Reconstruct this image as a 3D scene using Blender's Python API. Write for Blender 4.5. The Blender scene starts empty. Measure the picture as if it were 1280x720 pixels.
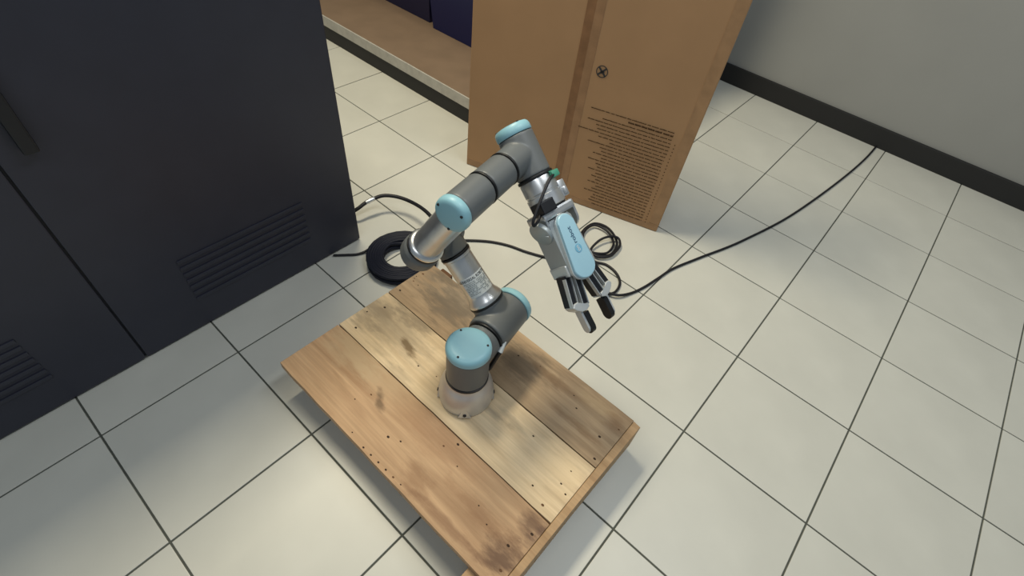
import bpy, bmesh, math, random
from mathutils import Vector as V, Matrix as M
rnd = random.Random(7)
col = bpy.context.scene.collection
sc = bpy.context.scene
# ------------------------------------------------------------ camera
CAM = V((1.94592, -1.14898, 1.18263))
RR, RD, RF = V((.7417306, .66335659, .09896335)), V((.54808661, -.51445398, -.65949842)), V((-.38657053, .54341065, -.74516313))
FPX = 637.437
cd = bpy.data.cameras.new('camera'); cam = bpy.data.objects.new('camera', cd); col.objects.link(cam)
cd.sensor_width = 36; cd.lens = FPX / 1280 * 36; cd.clip_start = .05
m = M((( RR.x, -RD.x, -RF.x, CAM.x), (RR.y, -RD.y, -RF.y, CAM.y), (RR.z, -RD.z, -RF.z, CAM.z), (0, 0, 0, 1)))
cam.matrix_world = m
sc.camera = cam
def at(x, y, z=0.):
    """the point of the horizontal plane z that the picture shows at x, y"""
    d = RR * ((x - 640) / FPX) + RD * ((y - 360) / FPX) + RF
    return CAM + d * ((z - CAM.z) / d.z)
# ------------------------------------------------------------ light
w = bpy.data.worlds.new('room_world'); sc.world = w; w.use_nodes = True
w.node_tree.nodes['Background'].inputs[0].default_value = (.72, .86, 1.0, 1)
w.node_tree.nodes['Background'].inputs[1].default_value = .23
def area(name, loc, tgt, sx, sy, power, colr):
    l = bpy.data.lights.new(name, 'AREA'); l.shape = 'RECTANGLE'; l.size = sx; l.size_y = sy; l.energy = power; l.color = colr
    o = bpy.data.objects.new(name, l); col.objects.link(o); o.location = loc
    o.rotation_euler = (V(tgt) - V(loc)).to_track_quat('-Z', 'Y').to_euler(); return o
area('tube_and_fill_light', (.42, -.38, 2.75), (.42, -.38, 0), .35, .9, 64, (1, .90, .68))
area('tube_and_fill_light', (2.3, .1, 2.75), (2.3, .1, 0), .35, 1.3, 23, (.93, .97, 1))
area('tube_and_fill_light', (2.0, -2.2, 2.75), (1.3, -.2, 0.3), 1.3, .35, 12, (.93, .97, 1))  # added fill from above the camera, brightens upright faces
sc.view_settings.view_transform = 'Standard'; sc.view_settings.look = 'None'
sc.view_settings.gamma = 1; sc.view_settings.use_curve_mapping = False
sc.view_settings.exposure = 0.0
# ------------------------------------------------------------ materials
def mat(name, c, rough=.5, metal=0, spec=.5, var=0, vscale=8, bump=0, bscale=200, coat=0):
    m = bpy.data.materials.new(name); m.use_nodes = True; nt = m.node_tree; b = nt.nodes['Principled BSDF']
    b.inputs['Base Color'].default_value = (*c, 1); b.inputs['Roughness'].default_value = rough
    b.inputs['Metallic'].default_value = metal; b.inputs['Specular IOR Level'].default_value = spec
    b.inputs['Coat Weight'].default_value = coat
    tc = nt.nodes.new('ShaderNodeTexCoord')
    if var:
        n = nt.nodes.new('ShaderNodeTexNoise'); n.inputs['Scale'].default_value = vscale; n.inputs['Detail'].default_value = 5
        r = nt.nodes.new('ShaderNodeMapRange'); r.inputs[1].default_value = .3; r.inputs[2].default_value = .7
        r.inputs[3].default_value = 1 - var; r.inputs[4].default_value = 1 + var
        mx = nt.nodes.new('ShaderNodeVectorMath'); mx.operation = 'SCALE'; mx.inputs[0].default_value = c
        nt.links.new(tc.outputs['Object'], n.inputs['Vector']); nt.links.new(n.outputs[0], r.inputs[0])
        nt.links.new(r.outputs[0], mx.inputs['Scale']); nt.links.new(mx.outputs[0], b.inputs['Base Color'])
    if bump:
        n = nt.nodes.new('ShaderNodeTexNoise'); n.inputs['Scale'].default_value = bscale; n.inputs['Detail'].default_value = 4
        bp = nt.nodes.new('ShaderNodeBump'); bp.inputs['Strength'].default_value = bump; bp.inputs['Distance'].default_value = .001
        nt.links.new(tc.outputs['Object'], n.inputs['Vector']); nt.links.new(n.outputs[0], bp.inputs['Height']); nt.links.new(bp.outputs[0], b.inputs['Normal'])
    return m
def wood(name, light, dark, seed, stains_and_shade=()):
    m = bpy.data.materials.new(name); m.use_nodes = True; nt = m.node_tree; N = nt.nodes; L = nt.links; b = N['Principled BSDF']
    b.inputs['Roughness'].default_value = .62; b.inputs['Specular IOR Level'].default_value = .3
    tc = N.new('ShaderNodeTexCoord'); mp = N.new('ShaderNodeMapping'); mp.inputs['Location'].default_value = (seed, seed * 2.3, 0)
    mp.inputs['Scale'].default_value = (1.6, 13, 13); L.new(tc.outputs['Object'], mp.inputs[0])
    n1 = N.new('ShaderNodeTexNoise'); n1.inputs['Scale'].default_value = 2.2; n1.inputs['Detail'].default_value = 8; n1.inputs['Distortion'].default_value = 1.2
    L.new(mp.outputs[0], n1.inputs['Vector'])
    cr = N.new('ShaderNodeValToRGB'); cr.color_ramp.elements[0].position = .28; cr.color_ramp.elements[0].color = (*dark, 1)
    cr.color_ramp.elements[1].position = .66; cr.color_ramp.elements[1].color = (*light, 1); L.new(n1.outputs[0], cr.inputs[0])
    mp2 = N.new('ShaderNodeMapping'); mp2.inputs['Location'].default_value = (seed * 3, 0, 0); mp2.inputs['Scale'].default_value = (2, 110, 110); L.new(tc.outputs['Object'], mp2.inputs[0])
    n2 = N.new('ShaderNodeTexNoise'); n2.inputs['Scale'].default_value = 1.6; n2.inputs['Detail'].default_value = 3; L.new(mp2.outputs[0], n2.inputs['Vector'])
    r2 = N.new('ShaderNodeMapRange'); r2.inputs[1].default_value = .3; r2.inputs[2].default_value = .75; r2.inputs[3].default_value = .86; r2.inputs[4].default_value = 1.07
    L.new(n2.outputs[0], r2.inputs[0])
    sca = N.new('ShaderNodeVectorMath'); sca.operation = 'SCALE'; L.new(cr.outputs[0], sca.inputs[0]); L.new(r2.outputs[0], sca.inputs['Scale'])
    cur = sca.outputs[0]
    n3 = N.new('ShaderNodeTexNoise'); n3.inputs['Scale'].default_value = 1; n3.inputs['Detail'].default_value = 7; n3.inputs['Roughness'].default_value = .65
    mp3 = N.new('ShaderNodeMapping'); mp3.inputs['Location'].default_value = (seed * 5, seed, 0); mp3.inputs['Scale'].default_value = (14, 42, 42); L.new(tc.outputs['Object'], mp3.inputs[0]); L.new(mp3.outputs[0], n3.inputs['Vector'])
    for (px, py, rx, ry, ang, c, amt) in stains_and_shade:      # soft edged blotches of dirt and painted-in shade with a shape of their own
        p = N.new('ShaderNodeMapping'); p.vector_type = 'TEXTURE'; p.inputs['Location'].default_value = (px, py, 0)
        p.inputs['Rotation'].default_value = (0, 0, ang); p.inputs['Scale'].default_value = (rx, ry, 1); L.new(tc.outputs['Object'], p.inputs[0])
        ps = N.new('ShaderNodeVectorMath'); ps.operation = 'MULTIPLY'; ps.inputs[1].default_value = (1, 1, 0); L.new(p.outputs[0], ps.inputs[0])
        ln = N.new('ShaderNodeVectorMath'); ln.operation = 'LENGTH'; L.new(ps.outputs[0], ln.inputs[0])
        ad = N.new('ShaderNodeMath'); ad.operation = 'MULTIPLY_ADD'; ad.inputs[1].default_value = 2.8; L.new(n3.outputs[0], ad.inputs[0]); L.new(ln.outputs['Value'], ad.inputs[2])
        mr = N.new('ShaderNodeMapRange'); mr.inputs[1].default_value = 2.55; mr.inputs[2].default_value = 1.75; mr.inputs[3].default_value = 0; mr.inputs[4].default_value = amt
        L.new(ad.outputs[0], mr.inputs[0])
        mx = N.new('ShaderNodeMix'); mx.data_type = 'RGBA'; mx.inputs[7].default_value = (*c, 1); L.new(mr.outputs[0], mx.inputs[0]); L.new(cur, mx.inputs[6]); cur = mx.outputs[2]
    L.new(cur, b.inputs['Base Color'])
    bp = N.new('ShaderNodeBump'); bp.inputs['Strength'].default_value = .25; bp.inputs['Distance'].default_value = .001; L.new(n2.outputs[0], bp.inputs['Height']); L.new(bp.outputs[0], b.inputs['Normal'])
    return m
silver = mat('brushed_aluminium', (.66, .67, .67), .31, .85, var=.06, vscale=40)
silver2 = mat('polished_aluminium', (.78, .80, .80), .2, 1)
discm = mat('pale_grey_metal_paint', (.36, .40, .41), .4, .4)
whitem = mat('satin_white_aluminium', (.62, .65, .65), .38, .55)
basem = mat('satin_cast_base_metal', (.60, .61, .62), .36, .7, var=.04, vscale=30)
cast = mat('cast_aluminium', (.42, .43, .44), .42, .75, var=.05, vscale=30)
grey = mat('grey_housing_paint', (.125, .135, .137), .42, 0, .5, var=.04)
blue = mat('light_blue_plastic', (.27, .51, .58), .42, 0, .5)
blue2 = mat('pale_blue_cover_plastic', (.33, .55, .66), .35, 0, .5)
blue3 = mat('mid_blue_print', (.16, .40, .56), .4)
ink_blue = mat('dark_blue_print', (.03, .08, .14), .5)
rubber = mat('black_rubber', (.008, .009, .010), .45, 0, .4)
blackp = mat('black_plastic', (.010, .011, .014), .4, 0, .4)
cablem = mat('black_cable_jacket', (.009, .009, .012), .5, 0, .35)
coilm = mat('navy_black_cable_jacket', (.006, .008, .017), .55, 0, .25)
green = mat('green_tape', (.05, .26, .17), .5)
white = mat('white_label', (.62, .66, .66), .45)
ink = mat('black_ink', (.03, .03, .03), .7)
printm = mat('brown_black_carton_print', (.045, .024, .012), .8, spec=.1)
tile_m = mat('cream_glazed_tile', (.56, .555, .49), .38, 0, .4, var=.05, vscale=5)
grout = mat('dark_grout', (.075, .08, .065), .9, var=.15, vscale=60)
card = mat('brown_cardboard', (.385, .23, .12), .85, 0, .15, var=.05, vscale=6, bump=.1)
tape = mat('brown_packing_tape', (.215, .105, .045), .45, 0, .35, var=.12, vscale=30)
deck = mat('brown_laminate', (.21, .145, .095), .6, var=.08, vscale=9)
edge = mat('pale_shelf_edge', (.47, .45, .40), .55, var=.1, vscale=35)
kick = mat('black_kickboard', (.012, .012, .012), .6)
navy = mat('navy_blue_plastic', (.004, .010, .075), .4)
navy2 = mat('dark_navy_plastic', (.008, .010, .05), .5)
steel = mat('dark_blue_grey_steel', (.028, .030, .046), .45, .1, .5, var=.06, vscale=12)
steel_d = mat('darker_steel_gap', (.008, .009, .013), .6)
wallm = mat('grey_wall_paint', (.30, .30, .28), .8, var=.04, vscale=3, bump=.1, bscale=60)
holem = mat('dark_nail_hole', (.035, .018, .008), .9)
knotm = mat('brown_knot', (.12, .055, .02), .8)
endw = mat('pale_sawn_wood', (.46, .30, .16), .75, var=.12, vscale=50)
# ------------------------------------------------------------ helpers
def linkobj(name, me, material, parent=None, smooth=False):
    o = bpy.data.objects.new(name, me); col.objects.link(o)
    if material: me.materials.append(material)
    if smooth:
        for p in me.polygons: p.use_smooth = True
        mod = o.modifiers.new('edge', 'EDGE_SPLIT'); mod.split_angle = math.radians(35)
    if parent is not None: o.parent = parent
    return o
def fin(name, bm, material, parent=None, origin=None, smooth=False):
    """mesh built in world coordinates -> object; vertices are made local to the root thing"""
    if origin is not None: bmesh.ops.translate(bm, verts=bm.verts, vec=-V(origin))
    bmesh.ops.recalc_face_normals(bm, faces=bm.faces)
    me = bpy.data.meshes.new(name); bm.to_mesh(me); bm.free()
    return linkobj(name, me, material, parent, smooth)
def root(name, loc, label, cat, group=None):
    o = bpy.data.objects.new(name, None); o.empty_display_size = .05; col.objects.link(o); o.location = loc
    o['label'] = label; o['category'] = cat
    if group: o['group'] = group
    return o
def frame(axis, up=(0, 0, 1), o=(0, 0, 0)):
    """matrix with its z along axis, x closest to up"""
    z = V(axis).normalized(); x = V(up) - z * V(up).dot(z)
    if x.length < 1e-4: x = V((1, 0, 0)) - z * z.x
    x.normalize(); y = z.cross(x)
    return M(((x.x, y.x, z.x, o[0]), (x.y, y.y, z.y, o[1]), (x.z, y.z, z.z, o[2]), (0, 0, 0, 1)))
def mat3(x, y, z, o):
    return M(((x.x, y.x, z.x, o[0]), (x.y, y.y, z.y, o[1]), (x.z, y.z, z.z, o[2]), (0, 0, 0, 1)))
def lathe(bm, prof, mw, n=40):
    """profile of (radius, height) spun about z of mw"""
    rings = []
    for r, h in prof:
        if r < 1e-6: rings.append([bm.verts.new(mw @ V((0, 0, h)))])
        else: rings.append([bm.verts.new(mw @ V((r * math.cos(2 * math.pi * k / n), r * math.sin(2 * math.pi * k / n), h))) for k in range(n)])
    for a, b in zip(rings, rings[1:]):
        for k in range(n):
            k2 = (k + 1) % n
            if len(a) == 1 and len(b) == 1: continue
            if len(a) == 1: bm.faces.new((a[0], b[k2], b[k]))
            elif len(b) == 1: bm.faces.new((a[k], a[k2], b[0]))
            else: bm.faces.new((a[k], a[k2], b[k2], b[k]))
def cyl(bm, p0, p1, r, r2=None, n=32, bev=0):
    r2 = r if r2 is None else r2; d = V(p1) - V(p0); L = d.length; mw = frame(d, o=p0)
    if bev: prof = [(0, 0), (r - bev, 0), (r - bev * .3, bev * .3), (r, bev), (r2, L - bev), (r2 - bev * .3, L - bev * .3), (r2 - bev, L), (0, L)]
    else: prof = [(0, 0), (r, 0), (r2, L), (0, L)]
    lathe(bm, prof, mw, n)
def box(bm, lo, hi, mw=None, bev=0):
    mw = mw or M.Identity(4); b2 = bmesh.new()
    vs = [b2.verts.new((x, y, z)) for x in (lo[0], hi[0]) for y in (lo[1], hi[1]) for z in (lo[2], hi[2])]
    for f in ((0, 1, 3, 2), (4, 6, 7, 5), (0, 4, 5, 1), (2, 3, 7, 6), (0, 2, 6, 4), (1, 5, 7, 3)): b2.faces.new([vs[i] for i in f])
    if bev: bmesh.ops.bevel(b2, geom=b2.edges[:], offset=bev, segments=2, affect='EDGES', profile=.6)
    bmesh.ops.recalc_face_normals(b2, faces=b2.faces)
    b2.verts.index_update(); mp = [bm.verts.new(mw @ v.co) for v in b2.verts]
    for f in b2.faces: bm.faces.new([mp[v.index] for v in f.verts])
    b2.free()
def prism(bm, pts, z0, z1, mw, bev=0):
    b2 = bmesh.new(); bot = [b2.verts.new((x, y, z0)) for x, y in pts]; top = [b2.verts.new((x, y, z1)) for x, y in pts]
    b2.faces.new(bot[::-1]); tf = b2.faces.new(top); n = len(pts)
    for k in range(n): b2.faces.new((bot[k], bot[(k + 1) % n], top[(k + 1) % n], top[k]))
    if bev: bmesh.ops.bevel(b2, geom=[e for e in tf.edges], offset=bev, segments=3, affect='EDGES', profile=.6)
    bmesh.ops.recalc_face_normals(b2, faces=b2.faces)
    b2.verts.index_update(); mp = [bm.verts.new(mw @ v.co) for v in b2.verts]
    for f in b2.faces: bm.faces.new([mp[v.index] for v in f.verts])
    b2.free()
def smoothpath(pts, per=8, closed=False):
    P = [V(p) for p in pts]; out = []; n = len(P)
    for i in range(n - 1):
        p0 = P[max(i - 1, 0)]; p1 = P[i]; p2 = P[i + 1]; p3 = P[min(i + 2, n - 1)]
        for k in range(per):
            t = k / per
            out.append(.5 * ((2 * p1) + (p2 - p0) * t + (2 * p0 - 5 * p1 + 4 * p2 - p3) * t * t + (3 * p1 - p0 - 3 * p2 + p3) * t ** 3))
    out.append(P[-1]); return out
def tube(bm, path, r, n=10):
    prev = None; ref = V((0, 0, 1)); N = len(path); last = None
    for i, p in enumerate(path):
        d = (path[min(i + 1, N - 1)] - path[max(i - 1, 0)]).normalized()
        x = ref - d * ref.dot(d)
        if x.length < 1e-3: x = V((1, 0, 0)) - d * d.x
        x.normalize(); ref = x; y = d.cross(x)
        ring = [bm.verts.new(p + (x * math.cos(2 * math.pi * k / n) + y * math.sin(2 * math.pi * k / n)) * r) for k in range(n)]
        if last:
            for k in range(n): bm.faces.new((last[k], last[(k + 1) % n], ring[(k + 1) % n], ring[k]))
        else: bm.faces.new(ring[::-1])
        last = ring
    bm.faces.new(last)
def text_mesh(s, size, align='CENTER', ext=.0001):
    c = bpy.data.curves.new('t', 'FONT'); c.body = s; c.size = size; c.align_x = align; c.align_y = 'CENTER'; c.extrude = ext
    o = bpy.data.objects.new('t', c); col.objects.link(o)
    me = bpy.data.meshes.new_from_object(o.evaluated_get(bpy.context.evaluated_depsgraph_get()))
    bpy.data.objects.remove(o); bpy.data.curves.remove(c); return me
def add_mesh(bm, me, fn):
    n0 = len(bm.verts); vs = [bm.verts.new(fn(v.co)) for v in me.vertices]
    for p in me.polygons:
        try: bm.faces.new([vs[i] for i in p.vertices])
        except ValueError: pass
# ------------------------------------------------------------ the setting
S = .328156
fl = bmesh.new(); box(fl, (-2.3, -3.0, -.05), (4.2, 1.66, -.0022))
floor = fin('floor', fl, grout); floor['kind'] = 'structure'
g = .0021
tb = bmesh.new(); box(tb, (g, g, -.012), (S - g, S - g, 0), bev=.0012)
tmesh = bpy.data.meshes.new('floor_tile'); bmesh.ops.recalc_face_normals(tb, faces=tb.faces); tb.to_mesh(tmesh); tb.free(); tmesh.materials.append(tile_m)
cells = []
for ix in range(-7, 12):
    for iy in range(-9, 5):
        cells.append((((ix + .5) * S - CAM.x) ** 2 + ((iy + .5) * S - CAM.y) ** 2, ix, iy))
cells.sort()
for _, ix, iy in cells[:266]:
    o = bpy.data.objects.new('floor_tile', tmesh); col.objects.link(o); o.location = (ix * S, iy * S, rnd.uniform(-.0003, .0002)); o.parent = floor
wb = bmesh.new(); box(wb, (-2.3, 1.645, 0), (4.2, 1.75, 2.9)); wall = fin('wall_back', wb, wallm); wall['kind'] = 'structure'
wb = bmesh.new(); box(wb, (-2.3, 1.63, 0), (4.2, 1.645, .09), bev=.003); bb = fin('baseboard_back', wb, kick); bb['kind'] = 'structure'
wb = bmesh.new(); box(wb, (-2.4, -3.0, 0), (-2.3, 1.75, 2.9)); wl = fin('wall_left', wb, wallm); wl['kind'] = 'structure'
# ------------------------------------------------------------ pallet
PO = V((1.53, -.711, 0)); H = .121
pal = root('wooden_pallet', PO, 'worn wooden pallet of three wide planks lying on the tiles under the robot arm', 'pallet')
def L2(x, y, z=H): p = at(x, y, z) - PO; return p.x, p.y
dirt_and_shade = (.10, .075, .05); warm = (.30, .15, .06); pale = (.60, .43, .23)
def st(x, y, rx, ry, ang, c, amt): px, py = L2(x, y); return (px, py, rx, ry, ang, c, amt)
w_top = wood('grey_brown_plank', (.45, .32, .19), (.29, .195, .11), 1.7, [st(575, 375, .14, .07, 0, (.20, .165, .12), .7), st(655, 455, .09, .05, .3, dirt_and_shade, .55), st(560, 385, .10, .06, 0, dirt_and_shade, .5), st(745, 505, .06, .03, 0, pale, .3), st(600, 345, .04, .03, 0, dirt_and_shade, .5), st(700, 480, .12, .015, 0, (.20, .11, .05), .5), st(720, 530, .10, .01, 0, (.20, .11, .05), .5), st(560, 350, .05, .02, 0, dirt_and_shade, .4), st(770, 530, .03, .02, 0, (.18, .09, .04), .5)])  # dirt stains, plus the robot's soft shadow painted in right of the base
w_mid = wood('pale_yellow_plank', (.74, .575, .36), (.56, .41, .24), 5.1, [st(490, 405, .15, .07, 0, (.34, .27, .18), .6), st(512, 437, .035, .011, -.25, (.17, .11, .05), .9), st(525, 400, .07, .035, .2, dirt_and_shade, .5), st(470, 385, .08, .03, 0, dirt_and_shade, .35), st(500, 470, .05, .02, 0, dirt_and_shade, .25), st(700, 585, .08, .05, 0, (.80, .62, .38), .5), st(610, 510, .06, .012, 0, (.25, .20, .14), .6), st(455, 400, .06, .02, 0, dirt_and_shade, .3), st(560, 470, .03, .02, 0, (.22, .15, .08), .4), st(640, 525, .05, .012, -.1, (.30, .24, .16), .5)])  # left end greyed: dirt mixed with shade put into the colour
w_low = wood('orange_brown_plank', (.54, .35, .195), (.37, .22, .115), 9.4, [st(628, 695, .05, .04, .4, (.10, .05, .03), .8), st(490, 480, .09, .05, 0, (.46, .33, .19), .6), st(665, 655, .03, .03, 0, (.10, .05, .03), .7), st(445, 440, .10, .05, 0, (.50, .37, .22), .7), st(520, 600, .05, .03, 0, (.22, .11, .05), .5), st(600, 640, .10, .02, 0, (.24, .12, .055), .5), st(560, 660, .12, .012, 0, (.20, .10, .05), .5), st(475, 500, .03, .01, -.6, (.10, .06, .03), .7), st(680, 670, .05, .02, 1.2, (.08, .04, .03), .5), st(540, 540, .15, .04, 0, (.34, .18, .09), .4)])
def ragged(x0, x1, y0, y1, n, amp):
    top = [(x0 + (x1 - x0) * i / n, y1 + rnd.uniform(-amp, amp)) for i in range(n + 1)]
    bot = [(x1 - (x1 - x0) * i / n, y0 + rnd.uniform(-amp, amp)) for i in range(n + 1)]
    return bot + top
X0, X1 = 1.1745, 1.867
for (y0, y1, mt, lab) in ((-.6285, -.4735, w_top, 'grey-brown plank'), (-.7855, -.6315, w_mid, 'pale yellow plank'), (-.950, -.7885, w_low, 'orange-brown plank')):
    bm = bmesh.new(); prism(bm, ragged(X0 - PO.x, X1 - PO.x, y0 - PO.y, y1 - PO.y, 14, .0007), H - .022, H, M.Identity(4), bev=.0015)
    o = fin('plank', bm, mt, pal); o['label'] = lab
bm = bmesh.new(); prism(bm, [(1.8675 - PO.x, -.952 - PO.y), (1.884 - PO.x, -.948 - PO.y), (1.8835 - PO.x, -.70 - PO.y), (1.887 - PO.x, -.476 - PO.y), (1.8675 - PO.x, -.4735 - PO.y)], .022, H - .001, M.Identity(4), bev=.003)
fin('end_board', bm, wood('end_board_wood', (.50, .33, .175), (.36, .22, .11), 3.3), pal)
for y in (-.875, -.711, -.497):
    bm = bmesh.new(); box(bm, (X0 + .01 - PO.x, y - .022 - PO.y, .022), (1.866 - PO.x, y + .022 - PO.y, H - .0225), bev=.002); fin('runner', bm, endw, pal)
for x in (1.22, 1.52, 1.845):
    bm = bmesh.new(); box(bm, (x - .045 - PO.x + .0, -.90 - PO.y, 0.0), (x + .02 - PO.x, -.475 - PO.y, .0215), bev=.002); fin('bottom_board', bm, endw, pal)
bm = bmesh.new(); box(bm, (1.800 - PO.x, -.972 - PO.y, .022), (1.864 - PO.x, -.898 - PO.y, .0985), bev=.003); o = fin('corner_block', bm, endw, pal); o['label'] = 'pale sawn block at the near corner'
bm = bmesh.new(); box(bm, (1.195 - PO.x, -.4715 - PO.y, .022), (1.235 - PO.x, -.449 - PO.y, .1), bev=.003); o = fin('corner_block', bm, knotm, pal); o['label'] = 'dark brown block at the far corner'
holes = [(438+ a / 2.119, 380 + b / 2.119) for a, b in ((55, 240), (12, 252), (133, 364), (100, 352), (180, 164), (247, 376), (285, 372), (340, 534), (361, 584), (418, 640), (398, 706), (45, 20), (92, 8), (5, 340), (15, 62), (228, 192), (283, 430))] + \
        [(600 + a / 2.248, 400 + b / 2.248) for a, b in ((264, 212), (271, 248), (336, 328), (390, 308), (322, 390), (256, 425), (228, 460), (240, 490), (176, 520), (146, 602), (80, 634), (150, 326), (148, 465), (170, 130), (108, 100))] + \
        [(438 + a / 3.272, 200 + b / 3.272) for a, b in ((262, 484), (270, 476), (277, 512), (297, 466), (203, 533), (140, 603), (67, 621), (22, 686), (258, 495))] + [(445 + 9.3 * k, 550 + 9.3 * k) for k in range(1, 7)]
hm = {}
for i, (x, y) in enumerate(holes):
    p = at(x, y, H); r = rnd.choice((.0014, .0019, .0026))
    if i > 40: r = rnd.choice((.0014, .002))
    if (x, y) in ((0, 0),): continue
    if p.x > X1 - .004 or p.x < X0 + .004 or p.y < -.947 or p.y > -.476: continue
    bm = bmesh.new(); lathe(bm, [(0, H + .0002), (r * .7, H + .0003), (r, H + .0001), (r * .9, H - .003), (0, H - .003)], M.Translation((p.x - PO.x, p.y - PO.y, 0)) @ M.Diagonal((1.4, 1, 1, 1)), 9)
    fin('nail_hole', bm, holem if i % 5 else knotm, pal)
# ------------------------------------------------------------ robot arm
BASE = V((1.5401, -.6993, .121))
arm = root('robot_arm', BASE, 'grey and silver six-joint robot arm with light blue joint caps bolted to the pallet', 'robot arm')
Z = V((0, 0, 1)); u = V((-.175, .9846, 0)).normalized()
v2 = V((-.6645, -.1181, .7379)); v3 = V((.497, .0883, .8633)); v4 = V((.6142, .1091, -.7816)).normalized()
P2 = V((1.5183, -.5770, .2694)); EL = V((1.3597, -.6052, .4456)); FO = V((1.3747, -.6900, .4456)); W1 = V((1.4888, -.6698, .6437)); W2 = V((1.4570, -.4910, .6437))
cdir = (CAM - W2).normalized(); v4 = (v4 - cdir * v4.dot(cdir)).normalized(); v4 = (v4 * math.cos(.07) + cdir * math.sin(.07)).normalized()
def part(name, bm, mt, parent=None, smooth=True, label=None):
    o = fin(name, bm, mt, parent or arm, BASE, smooth)
    if label: o['label'] = label
    return o
def fused(name, bm, mt, vox=.0016, it=10):
    o = fin(name, bm, mt, arm, BASE)
    r = o.modifiers.new('fuse', 'REMESH'); r.mode = 'VOXEL'; r.voxel_size = vox; r.use_smooth_shade = True
    s = o.modifiers.new('fillet', 'SMOOTH'); s.factor = .5; s.iterations = it
    dg = bpy.context.evaluated_depsgraph_get(); me = bpy.data.meshes.new_from_object(o.evaluated_get(dg))
    o.modifiers.clear(); old = o.data; o.data = me; me.name = name; bpy.data.meshes.remove(old)
    if not me.materials: me.materials.append(mt)
    for p in me.polygons: p.use_smooth = True
    return o
def ring(p, ax, r, wd=.005):
    bm = bmesh.new(); ax = V(ax).normalized(); cyl(bm, p - ax * wd / 2, p + ax * wd / 2, r, bev=.001, n=48); return part('seal_ring', bm, rubber)
def cap(p, ax, r, h, skew=0, screws=3):
    bm = bmesh.new(); ax = V(ax).normalized(); mw = frame(ax, o=p)
    lathe(bm, [(0, 0), (r * .97, 0), (r, .0015), (r, h * .45), (r * .965, h * .72), (r * .88, h * .9), (r * .7, h * .985), (0, h)], mw, 48)
    o = part('joint_cap', bm, blue)
    for k in range(screws):
        a = 2 * math.pi * k / 3 + skew; q = mw @ V((r * .80 * math.cos(a), r * .80 * math.sin(a), h * .93))
        bm = bmesh.new(); cyl(bm, q - ax * .002, q + ax * .0016, .0024, n=10); part('cap_screw', bm, steel_d, o)
# base
bm = bmesh.new(); mw = M.Translation(BASE)
lathe(bm, [(0, 0), (.0600, 0), (.0618, .003), (.0628, .012), (.0628, .026), (.0612, .041), (.0575, .056), (.0520, .069), (.0478, .076), (.0475, .080), (0, .080)], mw, 64)
base = part('base', bm, basem)
tocam = (CAM - BASE); fa = math.atan2(tocam.y, tocam.x)
for k in range(4):
    a = fa + k * math.pi / 2; d = V((math.cos(a), math.sin(a), 0)); s_ = V((-d.y, d.x, 0))
    bm = bmesh.new(); q = BASE
    pts = [q + d * .0655 + s_ * .015 + Z * .005, q + d * .0655 - s_ * .015 + Z * .005, q + d * .0600 + Z * .044, q + d * .045 + s_ * .012 + Z * .006, q + d * .045 - s_ * .012 + Z * .006]
    vs = [bm.verts.new(p) for p in pts]
    for f in ((0, 1, 2), (0, 2, 3), (1, 4, 2), (0, 3, 4, 1), (2, 4, 3)): bm.faces.new([vs[i] for i in f])
    o = part('mounting_lug', bm, basem, base, smooth=False)
    bm = bmesh.new(); cyl(bm, q + d * .060 + Z * .013, q + d * .0660 + Z * .0145, .004, n=12); part('bolt', bm, steel_d, base)
ring(BASE + Z * .0825, Z, .0478, .006)
# shoulder: vertical joint, branch to the horizontal joint
c1 = BASE + Z * .178
bm = bmesh.new(); cyl(bm, BASE + Z * .0855, c1, .0465, bev=.003, n=48); cyl(bm, BASE + Z * .1484, BASE + Z * .1484 + u * .062, .0415, bev=.002, n=48)
fused('shoulder_housing', bm, grey)
cap(c1 + Z * .0005, Z, .0485, .022, skew=2.8)
ring(BASE + Z * .1484 + u * .0655, u, .0440, .005)
s0 = BASE + Z * .1484 + u * .069
bm = bmesh.new(); cyl(bm, s0, P2 + u * .047, .0475, bev=.004, n=48); cyl(bm, P2, P2 + v2 * .056, .0395, bev=.002, n=48)
fused('upper_arm_housing', bm, grey)
cap(P2 + u * .0475, u, .0485, .022, skew=1)
ring(P2 + v2 * .0585, v2, .0415, .005)
bm = bmesh.new(); v2n = v2.normalized(); v3n = v3.normalized(); LE = (EL - P2).length
lathe(bm, [(0, .0615), (.0405, .0615), (.041, .064), (.0385, .070), (.0335, .080), (.0322, .088), (.0318, LE - .060), (.034, LE - .058), (.034, LE - .054), (0, LE - .054)], frame(v2, o=P2), 64)
ua = part('upper_arm_tube', bm, silver)
ring(P2 + v2n * (LE - .0515), v2, .0345, .005)
# rating label wrapped round the upper arm tube
tubef = P2 + v2n * .12; n0 = (CAM - tubef); n0 = (n0 - v2n * n0.dot(v2n)).normalized()
side = v2n.cross(n0) * -1
if side.dot(RR) < 0: side = -side
ROT = .12
def wrap(x, ya, r):
    """x metres round the tube (to the right), ya metres along it from the shoulder joint"""
    a = x / .032 + ROT; return P2 + v2n * ya + (n0 * math.cos(a) + side * math.sin(a)) * r
bm = bmesh.new(); gx = 16
for i in range(gx):
    xa = -.031 + .062 * i / gx; xb = -.031 + .062 * (i + 1) / gx
    q = [bm.verts.new(wrap(xx, yy, rr)) for xx, yy, rr in ((xa, .087, .0330), (xb, .087, .0330), (xb, .136, .0323), (xa, .136, .0323))]; bm.faces.new(q)
bmesh.ops.remove_doubles(bm, verts=bm.verts, dist=1e-6)
part('rating_label', bm, white, ua)
bm = bmesh.new(); t = text_mesh('UNIVERSAL ROBOTS', .0092, ext=.0002)
add_mesh(bm, t, lambda c: wrap(c.x * .78 + .001, .1295 + c.y, .0326 + c.z))
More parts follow.
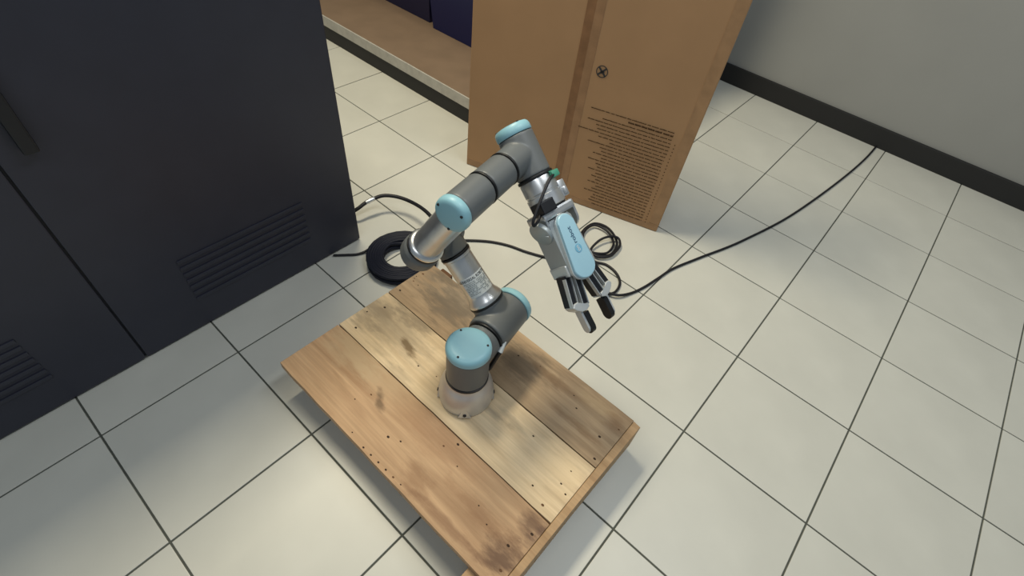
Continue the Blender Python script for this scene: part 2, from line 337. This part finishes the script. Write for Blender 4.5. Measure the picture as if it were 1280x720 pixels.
t = text_mesh('U', .008); add_mesh(bm, t, lambda c: wrap(c.x - .0345, .1295 + c.y, .0326 + c.z))
part('label_print', bm, ink, ua, smooth=False); bm = bmesh.new()
for j in range(9):       # small rows of figures, too small to read
    y = .122 - j * .0036; x = -.028
    while x < .027:
        wl_ = rnd.uniform(.0015, .005)
        if not (-.003 < x < .001) and rnd.random() < .85:
            q = [bm.verts.new(wrap(xx, yy, .0333)) for xx, yy in ((x, y), (x + wl_, y), (x + wl_, y + .0016), (x, y + .0016))]; bm.faces.new(q)
        x += wl_ + .0009
part('label_print', bm, mat('grey_label_ink', (.24, .27, .27), .6), ua, smooth=False)
# elbow
bm = bmesh.new(); cyl(bm, EL - u * .036, EL + u * .036, .0365, bev=.006, n=48); cyl(bm, EL, EL - v2n * .048, .0335, bev=.002, n=48)
fused('elbow_housing', bm, grey)
ring(EL - u * .0385, u, .0350, .005)
bm = bmesh.new(); cyl(bm, EL - u * .0412, FO - u * .004, .0360, bev=.014, n=48); cyl(bm, FO + v3n * .004, FO + v3n * .046, .0380, bev=.010, n=48)
fused('forearm_joint_housing', bm, grey)
ring(FO + v3n * .0485, v3, .0362, .005)
LF = (W1 - FO).length
bm = bmesh.new(); lathe(bm, [(0, .0515), (.0352, .0515), (.0355, .053), (.0352, .058), (.0325, .0615), (.0295, .063), (.0290, LF - .020), (0, LF - .020)], frame(v3, o=FO), 64)
fa_ = part('forearm_tube', bm, silver)
bm = bmesh.new(); lathe(bm, [(.0292, 0), (.0358, .001), (.036, .005), (.0335, .008), (.0293, .009)], frame(v3, o=FO + v3n * .052), 64)
part('polished_collar', bm, silver2, fa_)
# wrist
bm = bmesh.new(); cyl(bm, W1 - u * .030, W1 + u * .043, .0312, bev=.003, n=48); cyl(bm, W1, W1 - v3n * .035, .0292, n=48)
fused('wrist_housing', bm, grey)
cap(W1 - u * .0305, -u, .0325, .018, skew=1.0)
ring(W1 + u * .0455, u, .0318, .004)
bm = bmesh.new(); cyl(bm, W1 + u * .048, W1 + u * .112, .0312, bev=.002, n=48); fused('wrist_housing', bm, grey)
ring(W1 + u * .1145, u, .0322, .004)
q4 = W2 + v4 * .047
bm = bmesh.new(); cyl(bm, W2 - v4 * .033, q4, .0345, .0335, bev=.002, n=48); cyl(bm, W1 + u * .117, W2, .0312, bev=.001, n=48)
fused('wrist_housing', bm, grey)
cap(W2 - v4 * .0335, -v4, .0350, .020, skew=2)
ring(W2 + v4 * .0500, v4, .0352, .006)
# ---- tool side, in the frame of the tool: e across, n towards the front, a along
c_ = CAM - (W2 + v4 * .25); c_ = (c_ - v4 * c_.dot(v4)).normalized(); b_ = c_.cross(v4); b_ = b_ if b_.dot(RR) > 0 else -b_; PH = math.radians(38)
nn = (c_ * math.cos(PH) + b_ * math.sin(PH)).normalized(); ee = (-c_ * math.sin(PH) + b_ * math.cos(PH)).normalized()
T = mat3(ee, nn, v4, W2)          # (e, n, a) -> world
TT = mat3(ee, v4, nn, W2)         # (e, a, n) -> world for prisms in the e-a plane
def ep(e, n, a): return T @ V((e, n, a))
bm = bmesh.new(); lathe(bm, [(0, .0535), (.0335, .0535), (.034, .056), (.034, .080), (.0325, .082), (.0325, .0845), (.0345, .086), (.0345, .109), (.033, .1105), (0, .1105)], frame(v4, o=W2), 64)
tf = part('tool_flange', bm, silver)
bm = bmesh.new(); box(bm, (.020, .018, .074), (.036, .028, .106), T, bev=.002); box(bm, (.024, .026, .088), (.032, .033, .102), T, bev=.002)
part('latch_lever', bm, silver, tf)
bm = bmesh.new(); cyl(bm, ep(0, 0, .1107), ep(0, 0, .1132), .0325, n=48); part('seal_ring', bm, rubber)
E0 = -.011
bm = bmesh.new(); box(bm, (-.040 + E0 * .5, -.026, .1135), (.040 + E0 * .5, .030, .131), T, bev=.005)
mwp = mat3(nn, v4, ee, W2)
for sgn in (-1, 1):
    pts = [(-.020, .118), (.026, .118), (.0245, .142)] + [(.003 + .0215 * math.cos(t), .145 + .0215 * math.sin(t)) for t in [math.pi * k / 10 for k in range(11)]] + [(-.0185, .142)]
    lo = E0 * .5 + (.0410 if sgn > 0 else .0370) * sgn; prism(bm, pts, min(lo, lo - .005 * sgn), max(lo, lo - .005 * sgn), mwp)
part('gripper_bracket', bm, silver, smooth=False)
eL = E0 * .5 - .0372; eR = E0 * .5 + .0412
bm = bmesh.new(); cyl(bm, ep(eL, .004, .146), ep(eL - .009, .004, .149), .0245, bev=.002, n=40)
pd = part('pivot_disc', bm, discm)
for t in (.6, 3.7):
    bm = bmesh.new(); box(bm, (-.0008, .015, -.0006), (.0008, .0230, .0008), frame(-ee, o=ep(eL - .0092, .004, .149)) @ M.Rotation(t, 4, 'Z'))
    part('pivot_mark', bm, white, pd, smooth=False)
bm = bmesh.new(); cyl(bm, ep(eR, .004, .150), ep(eR + .005, .004, .150), .009, bev=.001, n=24); part('pivot_bolt', bm, silver2)
# gripper body with cover
bp_ = [(-.030, .140), (-.024, .1325), (.024, .1325), (.030, .140), (.033, .215), (.034, .238), (-.034, .238), (-.033, .215)]
prism(bm := bmesh.new(), [(x + E0, y) for x, y in bp_], -.026, .0265, TT, bev=.003)
body = part('gripper_body', bm, discm, smooth=False)
bm = bmesh.new(); box(bm, (-.037 + E0, -.026, .2185), (.037 + E0, .024, .2415), T, bev=.003); part('finger_mount', bm, whitem, body, smooth=False)
cp = []
for k in range(13): t = math.pi * k / 12; cp.append((.0268 * math.cos(t) + E0 - .004, .2340 + .0235 * math.sin(t)))
for k in range(13): t = math.pi + math.pi * k / 12; cp.append((.0185 * math.cos(t) + E0 - .000, .1480 + .0165 * math.sin(t)))
bm = bmesh.new(); prism(bm, [(E0 - .002 + (x - E0 + .002) * 1.10, .195 + (y - .195) * 1.03) for x, y in cp], .0268, .0325, TT); part('cover_rim', bm, whitem, body, smooth=False)
bm = bmesh.new(); prism(bm, cp, .0326, .0385, TT, bev=.0035); cov = part('cover', bm, blue2, body); cov['label'] = 'pale blue front cover'
ltm = mat3(-v4, nn.cross(-v4), nn, ep(E0 - .0005, .0388, .2005))
bm = bmesh.new(); cyl(bm, ltm @ V((0, 0, 0)), ltm @ V((0, 0, .0003)), .0080, n=32); part('logo_disc', bm, blue3, body, smooth=False)
bm = bmesh.new(); add_mesh(bm, text_mesh('on', .0125), lambda c: ltm @ V((c.x * .9, c.y + .0008, .0005 + c.z))); part('logo_print', bm, white, body, smooth=False)
bm = bmesh.new(); add_mesh(bm, text_mesh('robot', .0125, 'LEFT'), lambda c: ltm @ V((.0100 + c.x * 1.15, c.y, .0002 + c.z))); part('logo_print', bm, ink_blue, body, smooth=False)
# fingers
def bar(bm, p, q, wd, n0_, n1_):
    p = V(p); q = V(q); d = (q - p).normalized(); s_ = V((-d.y, d.x)) * wd / 2
    prism(bm, [tuple(p + s_), tuple(p - s_), tuple(q - s_), tuple(q + s_)], n0_, n1_, TT)
for sg in (-1, 1):
    def X(e): return E0 + sg * e
    for (ra, rb) in (((.0345, .238), (.0475, .2965)), ((.0125, .240), (.0240, .306))):
        p, q = (X(ra[0]), ra[1]), (X(rb[0]), rb[1])
        bm = bmesh.new(); bar(bm, p, q, .0125, -.013, .0125); lk = part('finger_link', bm, blackp, body, smooth=False)
        for off in (-.0072, .0072):
            if sg == 1 and off > 0 and ra[0] > .02: continue
            bm = bmesh.new(); bar(bm, (p[0] + off, p[1] + .004), (q[0] + off, q[1]), .0017, .0060, .0155)
            part('link_side_plate', bm, whitem, body, smooth=False)
    bm = bmesh.new(); prism(bm, [(X(.0545), .297), (X(.050), .291), (X(.041), .291), (X(.032), .300), (X(.019), .303), (X(.0185), .310), (X(.028), .314), (X(.039), .312), (X(.050), .304)][::sg], -.011, .0165, TT, bev=.002)
    part('finger_knuckle', bm, whitem, body, smooth=False)
    bm = bmesh.new()
    tp = [(-.0085, .308), (.0085, .308), (.0085, .348)] + [(.0085 * math.cos(t), .348 + .0095 * math.sin(t)) for t in [math.pi * k / 10 for k in range(1, 10)]] + [(-.0085, .348)]
    e_out = X(.0390); e_in = X(.0335); prism(bm, tp, min(e_out, e_in), max(e_out, e_in), mwp, bev=.001)
    part('fingertip', bm, whitem, body, smooth=False)
    bm = bmesh.new(); tp2 = [(-.0115, .317), (.0115, .317), (.0115, .350)] + [(.0115 * math.cos(t), .350 + .0115 * math.sin(t)) for t in [math.pi * k / 10 for k in range(1, 10)]] + [(-.0115, .350)]
    e_a = X(.0333); e_b = X(.0225); prism(bm, tp2, min(e_a, e_b), max(e_a, e_b), mwp, bev=.001)
    part('fingertip_pad', bm, rubber, body, smooth=False)
# connector, cable and tape at the wrist
bm = bmesh.new(); box(bm, (-.047, .006, .094), (-.014, .040, .118), T, bev=.003); part('cable_connector', bm, blackp, smooth=False)
bm = bmesh.new(); tube(bm, smoothpath([ep(.014, .038, .060), ep(-.006, .043, .066), ep(-.030, .041, .082), ep(-.054, .036, .102), ep(-.070, .030, .118), ep(-.070, .026, .126), ep(-.055, .024, .122), ep(-.042, .022, .112)], 8), .0028); part('tool_cable', bm, cablem)
bm = bmesh.new(); lathe(bm, [(.0346, .052), (.0385, .053), (.0385, .066), (.0346, .067)], frame(v4, up=nn, o=W2), 48)
for v in [v for v in bm.verts if (v.co - W2).dot(ee) < .004 or (v.co - W2).dot(nn) < -.005]: bm.verts.remove(v)
part('tape_wrap', bm, green)
bm = bmesh.new(); box(bm, (.006, .033, .053), (.024, .042, .066), T, bev=.003); part('tape_wrap', bm, green)
# base lead beside the shoulder
p0 = at(611, 461, .195); p1 = at(625, 440, .262); p2 = at(632, 427, .280)
bm = bmesh.new(); cyl(bm, p0, p1, .0055, .0052, n=16, bev=.001); bl = part('base_lead', bm, blackp)
bm = bmesh.new(); cyl(bm, p1, p2, .0062, .0028, n=16); part('lead_tip', bm, white, bl)
# ------------------------------------------------------------ carton
A0 = V((.778, .065, 0)); ct = V((.733, .230, 0)).normalized(); cn = V((-ct.y, ct.x, 0)); CL = .768; CH = 1.12; CDp = .11
CM = mat3(ct, cn, Z, V((0, 0, 0)))
crt = root('cardboard_carton', A0 + ct * CL / 2 + cn * CDp / 2, 'tall brown cardboard carton with rows of print standing upright on the tiles behind the arm', 'carton')
CO = crt.location.copy()
def cw(x, d, z): return A0 + ct * x + cn * d + Z * z
def cbox(x0, x1, d0, d1, z0, z1, name, mt, bev=0, label=None):
    bm = bmesh.new(); box(bm, (x0, d0, z0), (x1, d1, z1), M.Translation(A0) @ CM, bev=bev); o = fin(name, bm, mt, crt, CO)
    if label: o['label'] = label
    return o
cbox(0, CL, 0, CDp, 0, CH, 'carton_body', card, .004)
cbox(.356, .382, -.0012, .0, .002, CH - .003, 'tape_strip', mat('dark_tape_strip', (.235, .12, .055), .45, 0, .35, var=.15, vscale=30))
cbox(.382, .408, -.0010, .0, .002, CH - .003, 'tape_strip', mat('light_tape_strip', (.31, .175, .088), .45, 0, .35, var=.12, vscale=30))
cbox(.003, CL - .003, -.0009, 0, .003, .030, 'bottom_tape', mat('bottom_tape_film', (.32, .185, .092), .5, 0, .35, var=.12, vscale=30))
cbox(CL - .035, CL - .003, -.0009, 0, .031, CH - .003, 'edge_tape', mat('edge_tape_film', (.35, .205, .103), .5, 0, .35, var=.12, vscale=30))
bm = bmesh.new()
def stroke(x, z, wx, wz, d=-.0015):
    q = [bm.verts.new(cw(xx, d, zz)) for xx, zz in ((x, z), (x + wx, z), (x + wx, z + wz), (x, z + wz))]; bm.faces.new(q)
starts = [.433, .560, .478, .430, .462, .468, .405, .478, .520, .447, .492, .500, .474, .505, .462, .492, .500, .470, .500, .488, .505, .480, .512, .500, .475, .512, .505, .500, .515]
zs = .378
for i, sx in enumerate(starts):
    th = .0050 if i in (1,) else .0029; x = sx; end = .706
    while x < end:
        wl_ = rnd.uniform(.006, .026); wl_ = min(wl_, end - x)
        if wl_ > .002:
            k = x
            while k < x + wl_ - .001:                    # strokes of letters too small to read
                sw = rnd.uniform(.0016, .0030); stroke(k, zs + rnd.uniform(-.0003, .0003), sw, th * rnd.choice((1, 1, 1.2))); k += sw + .0004
        x += wl_ + .0024
    if i > 2: stroke(.7175, zs, .0035, .0030)
    zs -= .0126
o = fin('printed_text', bm, printm, crt, CO)
bm = bmesh.new(); mwc = mat3(ct, Z, -cn, cw(.441, 0, .497))
for (r0, r1) in ((.0158, .0185),):
    n = 40; a = [bm.verts.new(mwc @ V((r0 * math.cos(2 * math.pi * k / n), r0 * math.sin(2 * math.pi * k / n), .0013))) for k in range(n)]
    b = [bm.verts.new(mwc @ V((r1 * math.cos(2 * math.pi * k / n), r1 * math.sin(2 * math.pi * k / n), .0013))) for k in range(n)]
    for k in range(n): bm.faces.new((a[k], a[(k + 1) % n], b[(k + 1) % n], b[k]))
for t, wd in ((.78, .0028), (2.36, .0028)): box(bm, (-.0165, -wd, .0011), (.0165, wd, .0014), mwc @ M.Rotation(t, 4, 'Z'))
box(bm, (-.006, -.005, .0011), (.007, .0015, .0014), mwc @ M.Rotation(.4, 4, 'Z'))
fin('handling_symbol', bm, ink, crt, CO)
# ------------------------------------------------------------ low rack with bins
RO = V((-.4, .65, 0)); rack = root('storage_rack', RO, 'low storage rack with brown deck, pale front edge and black kickboard beside the carton', 'shelf')
def rbox(lo, hi, name, mt, bev=0):
    bm = bmesh.new(); box(bm, lo, hi, bev=bev); return fin(name, bm, mt, rack, RO)
rbox((-2.2, .275, .074), (1.0, 1.02, .118), 'shelf_deck', deck, .002)
rbox((-2.2, .2685, .0715), (1.0, .2745, .1185), 'front_edge', edge, .0015)
rbox((-2.2, .277, 0), (1.0, .30, .0735), 'kickboard', kick)
rbox((-2.2, 1.022, 0), (1.0, 1.04, 1.5), 'back_panel', kick)
for z in (.74, ): rbox((-2.2, .45, z), (1.0, 1.02, z + .03), 'upper_shelf', deck, .002)
for x in (-2.2, -.62, .965): rbox((x, .95, .1185), (x + .035, 1.018, .738), 'upright', kick, .002)
def bin_(x0, x1, y0, y1, h, mt, label):
    o = root('storage_bin', ((x0 + x1) / 2, (y0 + y1) / 2, .119), label, 'bin', 'bins on the low rack deck'); oo = V(o.location)
    del o['group']
    bm = bmesh.new(); f = .018
    lo = [(x0 + f, y0 + f), (x1 - f, y0 + f), (x1 - f, y1 - f), (x0 + f, y1 - f)]; hi = [(x0, y0), (x1, y0), (x1, y1), (x0, y1)]
    t_ = .006; li = [(x0 + t_, y0 + t_), (x1 - t_, y0 + t_), (x1 - t_, y1 - t_), (x0 + t_, y1 - t_)]; bi = [(x0 + f + t_, y0 + f + t_), (x1 - f - t_, y0 + f + t_), (x1 - f - t_, y1 - f - t_), (x0 + f + t_, y1 - f - t_)]
    R_ = [[bm.verts.new((a, b, z)) for a, b in pts] for pts, z in ((lo, .119), (hi, .119 + h), (li, .119 + h), (bi, .126))]
    bm.faces.new(R_[0][::-1]); bm.faces.new(R_[3])
    for a, b in zip(R_, R_[1:]):
        for k in range(4): bm.faces.new((a[k], a[(k + 1) % 4], b[(k + 1) % 4], b[k]))
    fin('bin_shell', bm, mt, o, oo)
    bm = bmesh.new(); box(bm, (x0 - .008, y0 - .008, .119 + h - .02), (x1 + .008, y0 - .0005, .119 + h), bev=.002); box(bm, (x0 - .008, y0 - .0005, .119 + h - .02), (x0 - .0005, y1, .119 + h)); fin('bin_rim', bm, mt, o, oo)
    return o
bin_(-.03, .345, .597, .93, .27, navy, 'blue plastic bin on the rack deck, nearest the carton')
bin_(-.50, -.05, .625, .96, .25, navy2, 'dark navy plastic bin on the rack deck, behind and left of the blue bin')
# ------------------------------------------------------------ steel cabinet at the left
KO = V((.60, -1.15, 0)); cab = root('steel_cabinet', KO, 'dark blue-grey steel cabinet standing on the tiles at the left of the frame', 'cabinet')
def kbox(lo, hi, name, mt, bev=0, par=None):
    bm = bmesh.new(); box(bm, lo, hi, bev=bev); return fin(name, bm, mt, par or cab, KO)
kb = kbox((.36, -1.81, 0), (.836, -.49, 1.35), 'cabinet_body', steel, .003)
for y0, y1, hy in ((-1.807, -1.152, -1.20), (-1.148, -.493, -1.10)):
    d_ = kbox((.8365, y0, .006), (.851, y1, 1.345), 'door', steel, .003)
    kbox((.8515, hy - .012, .60), (.872, hy + .012, .76), 'handle', blackp, .004, d_)
    for k in range(7): kbox((.8512, y0 + .16, .10 + .022 * k), (.8545, y1 - .16, .110 + .022 * k), 'louvre', steel, .001, d_)
# ------------------------------------------------------------ cables
def cable(name, pts, r, label, mt=cablem, per=10, n=10):
    path = smoothpath(pts, per); o0 = V((path[0].x, path[0].y, 0)); bm = bmesh.new(); tube(bm, path, r, n)
    o = fin(name, bm, mt, None, o0, True); o.location = o0; o['label'] = label; o['category'] = 'cable'; return o
def F(x, y, z=.005): return at(x, y, z)
# coil beside the cabinet
cc = at(503, 327, .0); pts = []
turns = 26
for k in range(turns * 12 + 1):
    t = 2 * math.pi * k / 12; i = k / 12
    lay = i % 7; r = .058 + .0070 * abs(((i / 6.5) % 2) - 1) * 6.5 ; z = .006 + .0088 * int(i / 6.5) + rnd.uniform(-.0008, .0008)
    pts.append(V((cc.x + r * math.cos(t) * 1.0 + rnd.uniform(-.001, .001), cc.y + 1.04 * r * math.sin(t) + rnd.uniform(-.001, .001), z)))
cable('cable_coil', pts, .0058, 'thick dark coil of cable lying on the tiles beside the pallet corner', coilm, per=2, n=8)
cable('thin_cable', [V((.858, -.60, .005)), F(440, 318.5), F(450, 317), F(459, 313, .01), F(468, 306, .03)], .004, 'thin black cable running from the cabinet foot to the coil')
c = root('connector_cable', at(438, 262, .10), 'thick black cable arching from the cabinet over the coil with a silver plug sleeve', 'cable'); co = V(c.location)
arc = [at(425, 273, .02), at(436, 267, .035), at(447, 261, .05), at(457, 253.5, .06), at(468, 248, .065), at(480, 244.5, .068), at(496, 246, .066), at(512, 251.5, .066), at(527, 260, .074), at(538, 270, .076), at(548, 285, .072), at(554, 297, .066), at(558, 308, .063)]
bm = bmesh.new(); tube(bm, smoothpath(arc, 8), .0062, 12); fin('cable_jacket', bm, cablem, c, co, True)
bm = bmesh.new(); cyl(bm, at(457, 253.5, .06), at(468, 248, .065), .0076, n=20, bev=.001); fin('plug_sleeve', bm, silver, c, co, True)
# long cable behind the gripper, with the small loops
path = [F(556, 301), F(585, 300.5), F(612, 302), F(636, 307), F(660, 315.5), F(690, 323), F(712, 322), F(726, 308), F(727, 291), F(742, 279.5), F(760, 285), F(771, 302), F(765, 317, .007), F(747, 319.5, .008), F(733, 309, .012), F(729, 292, .012), F(742, 281.5, .013), F(759, 289, .013), F(767, 304, .013), F(759, 316, .014),
        F(742, 316, .012), F(739, 311, .012), F(750, 300, .022), F(763, 295.5, .024), F(773, 298, .018), F(774.5, 308, .014), F(764, 319, .013), F(748, 321, .012), F(736, 314, .010), F(731, 318, .006), F(744, 327), F(758, 331), F(770, 341), F(775, 354), F(768, 365.5), F(752, 367.5), F(737, 362), F(733, 355.5), F(744, 360, .012), F(760, 366, .014), F(774, 369, .012), F(790, 366), F(806, 358.5), F(824, 347), F(842, 335.5), F(875, 322), F(930, 300), F(1000, 262), F(1080, 200), F(1120, 150), F(1150, 120)]
cable('power_cable', path, .0042, 'long thin black cable looped on the tiles before the carton, running on to the right')
# ceiling above, seen only from elsewhere
